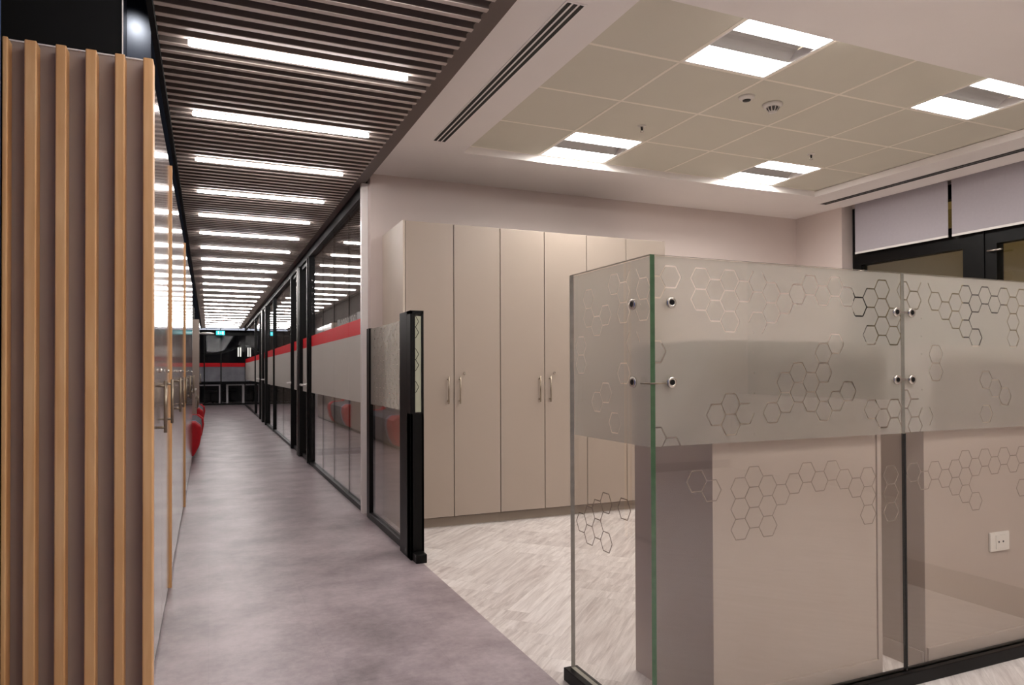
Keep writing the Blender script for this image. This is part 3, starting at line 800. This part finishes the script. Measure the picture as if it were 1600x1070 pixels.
# dim neighbouring facade seen through the windows
struct(box('wall_3', m_out, 9.0, 9.1, -3, 12, -1, 6))

# ------------------------------------------------------------------ far end of the corridor
t = thing('end_partition', 'glass partition closing the corridor, crossed by a red stripe', 'glass partition', (.5, YE + .7, 0))
ye = 28.0
g = box('glass_pane', m_glassend, -.9, 1.4, ye, ye + .01, .06, 2.6, t)
box('red_stripe', m_red, -.9, 1.3, ye - .003, ye - .001, 1.40, 1.54, t)
box('grey_board', m_conc, -.9, 1.3, ye + .02, ye + .04, .86, 1.40, t)
for x in (-.14, .42, 1.26): box('frame_post', m_black, x - .02, x + .02, ye - .02, ye + .02, 0, 2.6, t)
box('floor_rail', m_black, -.9, 1.4, ye - .03, ye + .03, 0, .06, t); box('head_rail', m_black, -.9, 1.4, ye - .03, ye + .03, 2.56, 2.66, t)
# curved black shape standing in for ceiling edges mirrored in the end glass
pts = [(1.9, 2.9)]
for k in range(13):
    u = k / 12; a = math.pi / 2 * u
    pts.append((1.9 - 1.5 * math.sin(a) - .0, 2.9 - .0 - .95 * (1 - (1 - u) ** 2) * .0 - .9 * (1 - math.cos(a)) * .0 - 0.95 * u ** .0 * 0))
arc_o = [(1.55 - 1.75 * u, 2.62 - .72 * (1 - (1 - u) ** 2.2)) for u in [k / 12 for k in range(13)]]
arc_i = [(x, z - .13 * (1 - .5 * i / 12)) for i, (x, z) in enumerate(arc_o)]
tag(MB().prism(arc_o + arc_i[::-1], 28.3, 28.7, 'Y').box(1.45, 1.55, 28.3, 28.7, 2.5, 2.9495).build('mirrored_ceiling_edge', m_black), 'black curved shape standing in for the ceiling edge mirrored in the end partition', 'bulkhead')
struct(box('floor', m_roomf, -3.5, 6, 28.0, 32, -.05, -.001))
struct(box('ceiling', m_plenum, -3.5, 6, 27.3, 32, 2.95, 3.0))
for k in range(4):
    tag(MB().box(-.6, 2.2, 28.9 + .7 * k, 28.94 + .7 * k, 2.92, 2.9499).build('linear_lamp', emit('far_lamp_%d' % k, (.8, .85, 1), .8)), 'faint linear lamp beyond the end partition, %s row' % words[k], 'ceiling lamp', 'lamps beyond the end partition')
def desk(x0, x1, y0, y1, label):
    t = thing('desk', label, 'desk', ((x0 + x1) / 2, (y0 + y1) / 2, 0))
    box('desk_top', m_white, x0, x1, y0, y1, .70, .74, t)
    for x in (x0 + .03, x1 - .03):
        for y in (y0 + .03, y1 - .03): box('leg', m_white, x - .03, x + .03, y - .03, y + .03, 0, .70, t)
desk(-1.2, .42, 28.3, 29.0, 'white desk with white legs behind the end glass, on the left')
desk(.62, 1.25, 28.6, 29.3, 'white desk with a white leg behind the end glass, on the right')
def chair(x, y, label):
    t = thing('office_chair', label, 'chair', (x, y, 0), 'dark chairs behind the end glass')
    box('seat', m_dark, x - .24, x + .24, y - .24, y + .24, .42, .50, t, bev=.03)
    box('backrest', m_dark, x - .23, x + .23, y - .28, y - .22, .52, .92, t, bev=.02)
    MB().cyl((x, y, .08), (x, y, .42), .03, 10).build('column', m_black, t)
    b = MB()
    for k in range(5):
        a = 2 * math.pi * k / 5; b.cyl((x, y, .09), (x + .27 * math.cos(a), y + .27 * math.sin(a), .04), .022, 8)
    b.build('base', m_black, t)
chair(.08, 29.5, 'dark office chair behind the left white desk'); chair(.78, 30.1, 'dark office chair between the two white desks'); chair(-.6, 29.6, 'dark office chair furthest left behind the end glass')
sc = thing('divider', 'dark low divider board behind the white desks', 'divider', (.5, 30.8, 0))
box('board', m_dark, -1.5, 2.0, 30.8, 30.86, 0, .86, sc)
struct(box('wall_4', m_dark, -1.0, 2.4, 31.2, 31.3, 0, 1.0))
t = thing('exit_sign', 'small glowing teal exit sign hanging under the end of the slatted ceiling', 'exit sign', (.38, 26.6, 2.62))
box('panel', m_exit, .24, .52, 26.6, 26.63, 2.50, 2.64, t)
box('hanger', m_black, .37, .39, 26.605, 26.625, 2.64, 2.765, t)
pg = MB().box(.30, .33, 26.596, 26.5995, 2.53, 2.60).cyl((.315, 26.597, 2.615), (.315, 26.5995, 2.615), .013, 10).box(.36, .42, 26.596, 26.5995, 2.56, 2.575).box(.44, .48, 26.596, 26.5995, 2.52, 2.62)
pg.build('pictogram', m_exitw, t)
t = thing('pendant_lamp', 'flat round white pendant lamp near the far end on the left', 'pendant lamp', (-.05, 21.5, 2.3))
MB().lathe((-.05, 21.5, 2.27), [(.02, .05), (.12, .045), (.2, .02), (.2, 0), (.02, -.005)], 28).build('shade', m_white, t)
MB().cyl((-.05, 21.5, 2.31), (-.05, 21.5, 2.77), .004, 6).build('cord', m_black, t)
for x, lab in ((1.02, 'white upright tube lamp behind the end glass, left of the pair'), (1.10, 'white upright tube lamp behind the end glass, right of the pair')):
    t = thing('tube_lamp', lab, 'lamp', (x, 28.25, 1.7))
    MB().cyl((x, 28.25, 1.78), (x, 28.25, 2.12), .022, 10).build('tube', emit('tube_glow', (1, .97, .85), 1.2), t)
    MB().cyl((x, 28.25, 2.12), (x, 28.25, 2.95), .004, 6).build('cord', m_black, t)

# added area light, unseen, brightens the facade outside the windows
ld = bpy.data.lights.new('added_facade_light', 'AREA'); ld.energy = 70; ld.size = 1.5; ld.color = (1, .8, .5)
lo = bpy.data.objects.new('added_facade_light', ld); C.objects.link(lo); lo.location = (7.2, 4.5, 5.5); lo.rotation_euler = (0, math.radians(-55), 0)
# added spot, unseen, makes the pale glare on the dark panel above the left cabinets
sd = bpy.data.lights.new('added_glare_spot', 'SPOT'); sd.energy = 6; sd.spot_size = math.radians(40); sd.spot_blend = 1; sd.shadow_soft_size = .01; sd.color = (.85, .9, 1)
so_ = bpy.data.objects.new('added_glare_spot', sd); C.objects.link(so_); so_.location = (-.325, 3.2, 2.90)
so_.rotation_euler = (Vector((-.318, 3.55, 2.68)) - so_.location).to_track_quat('-Z', 'Y').to_euler()
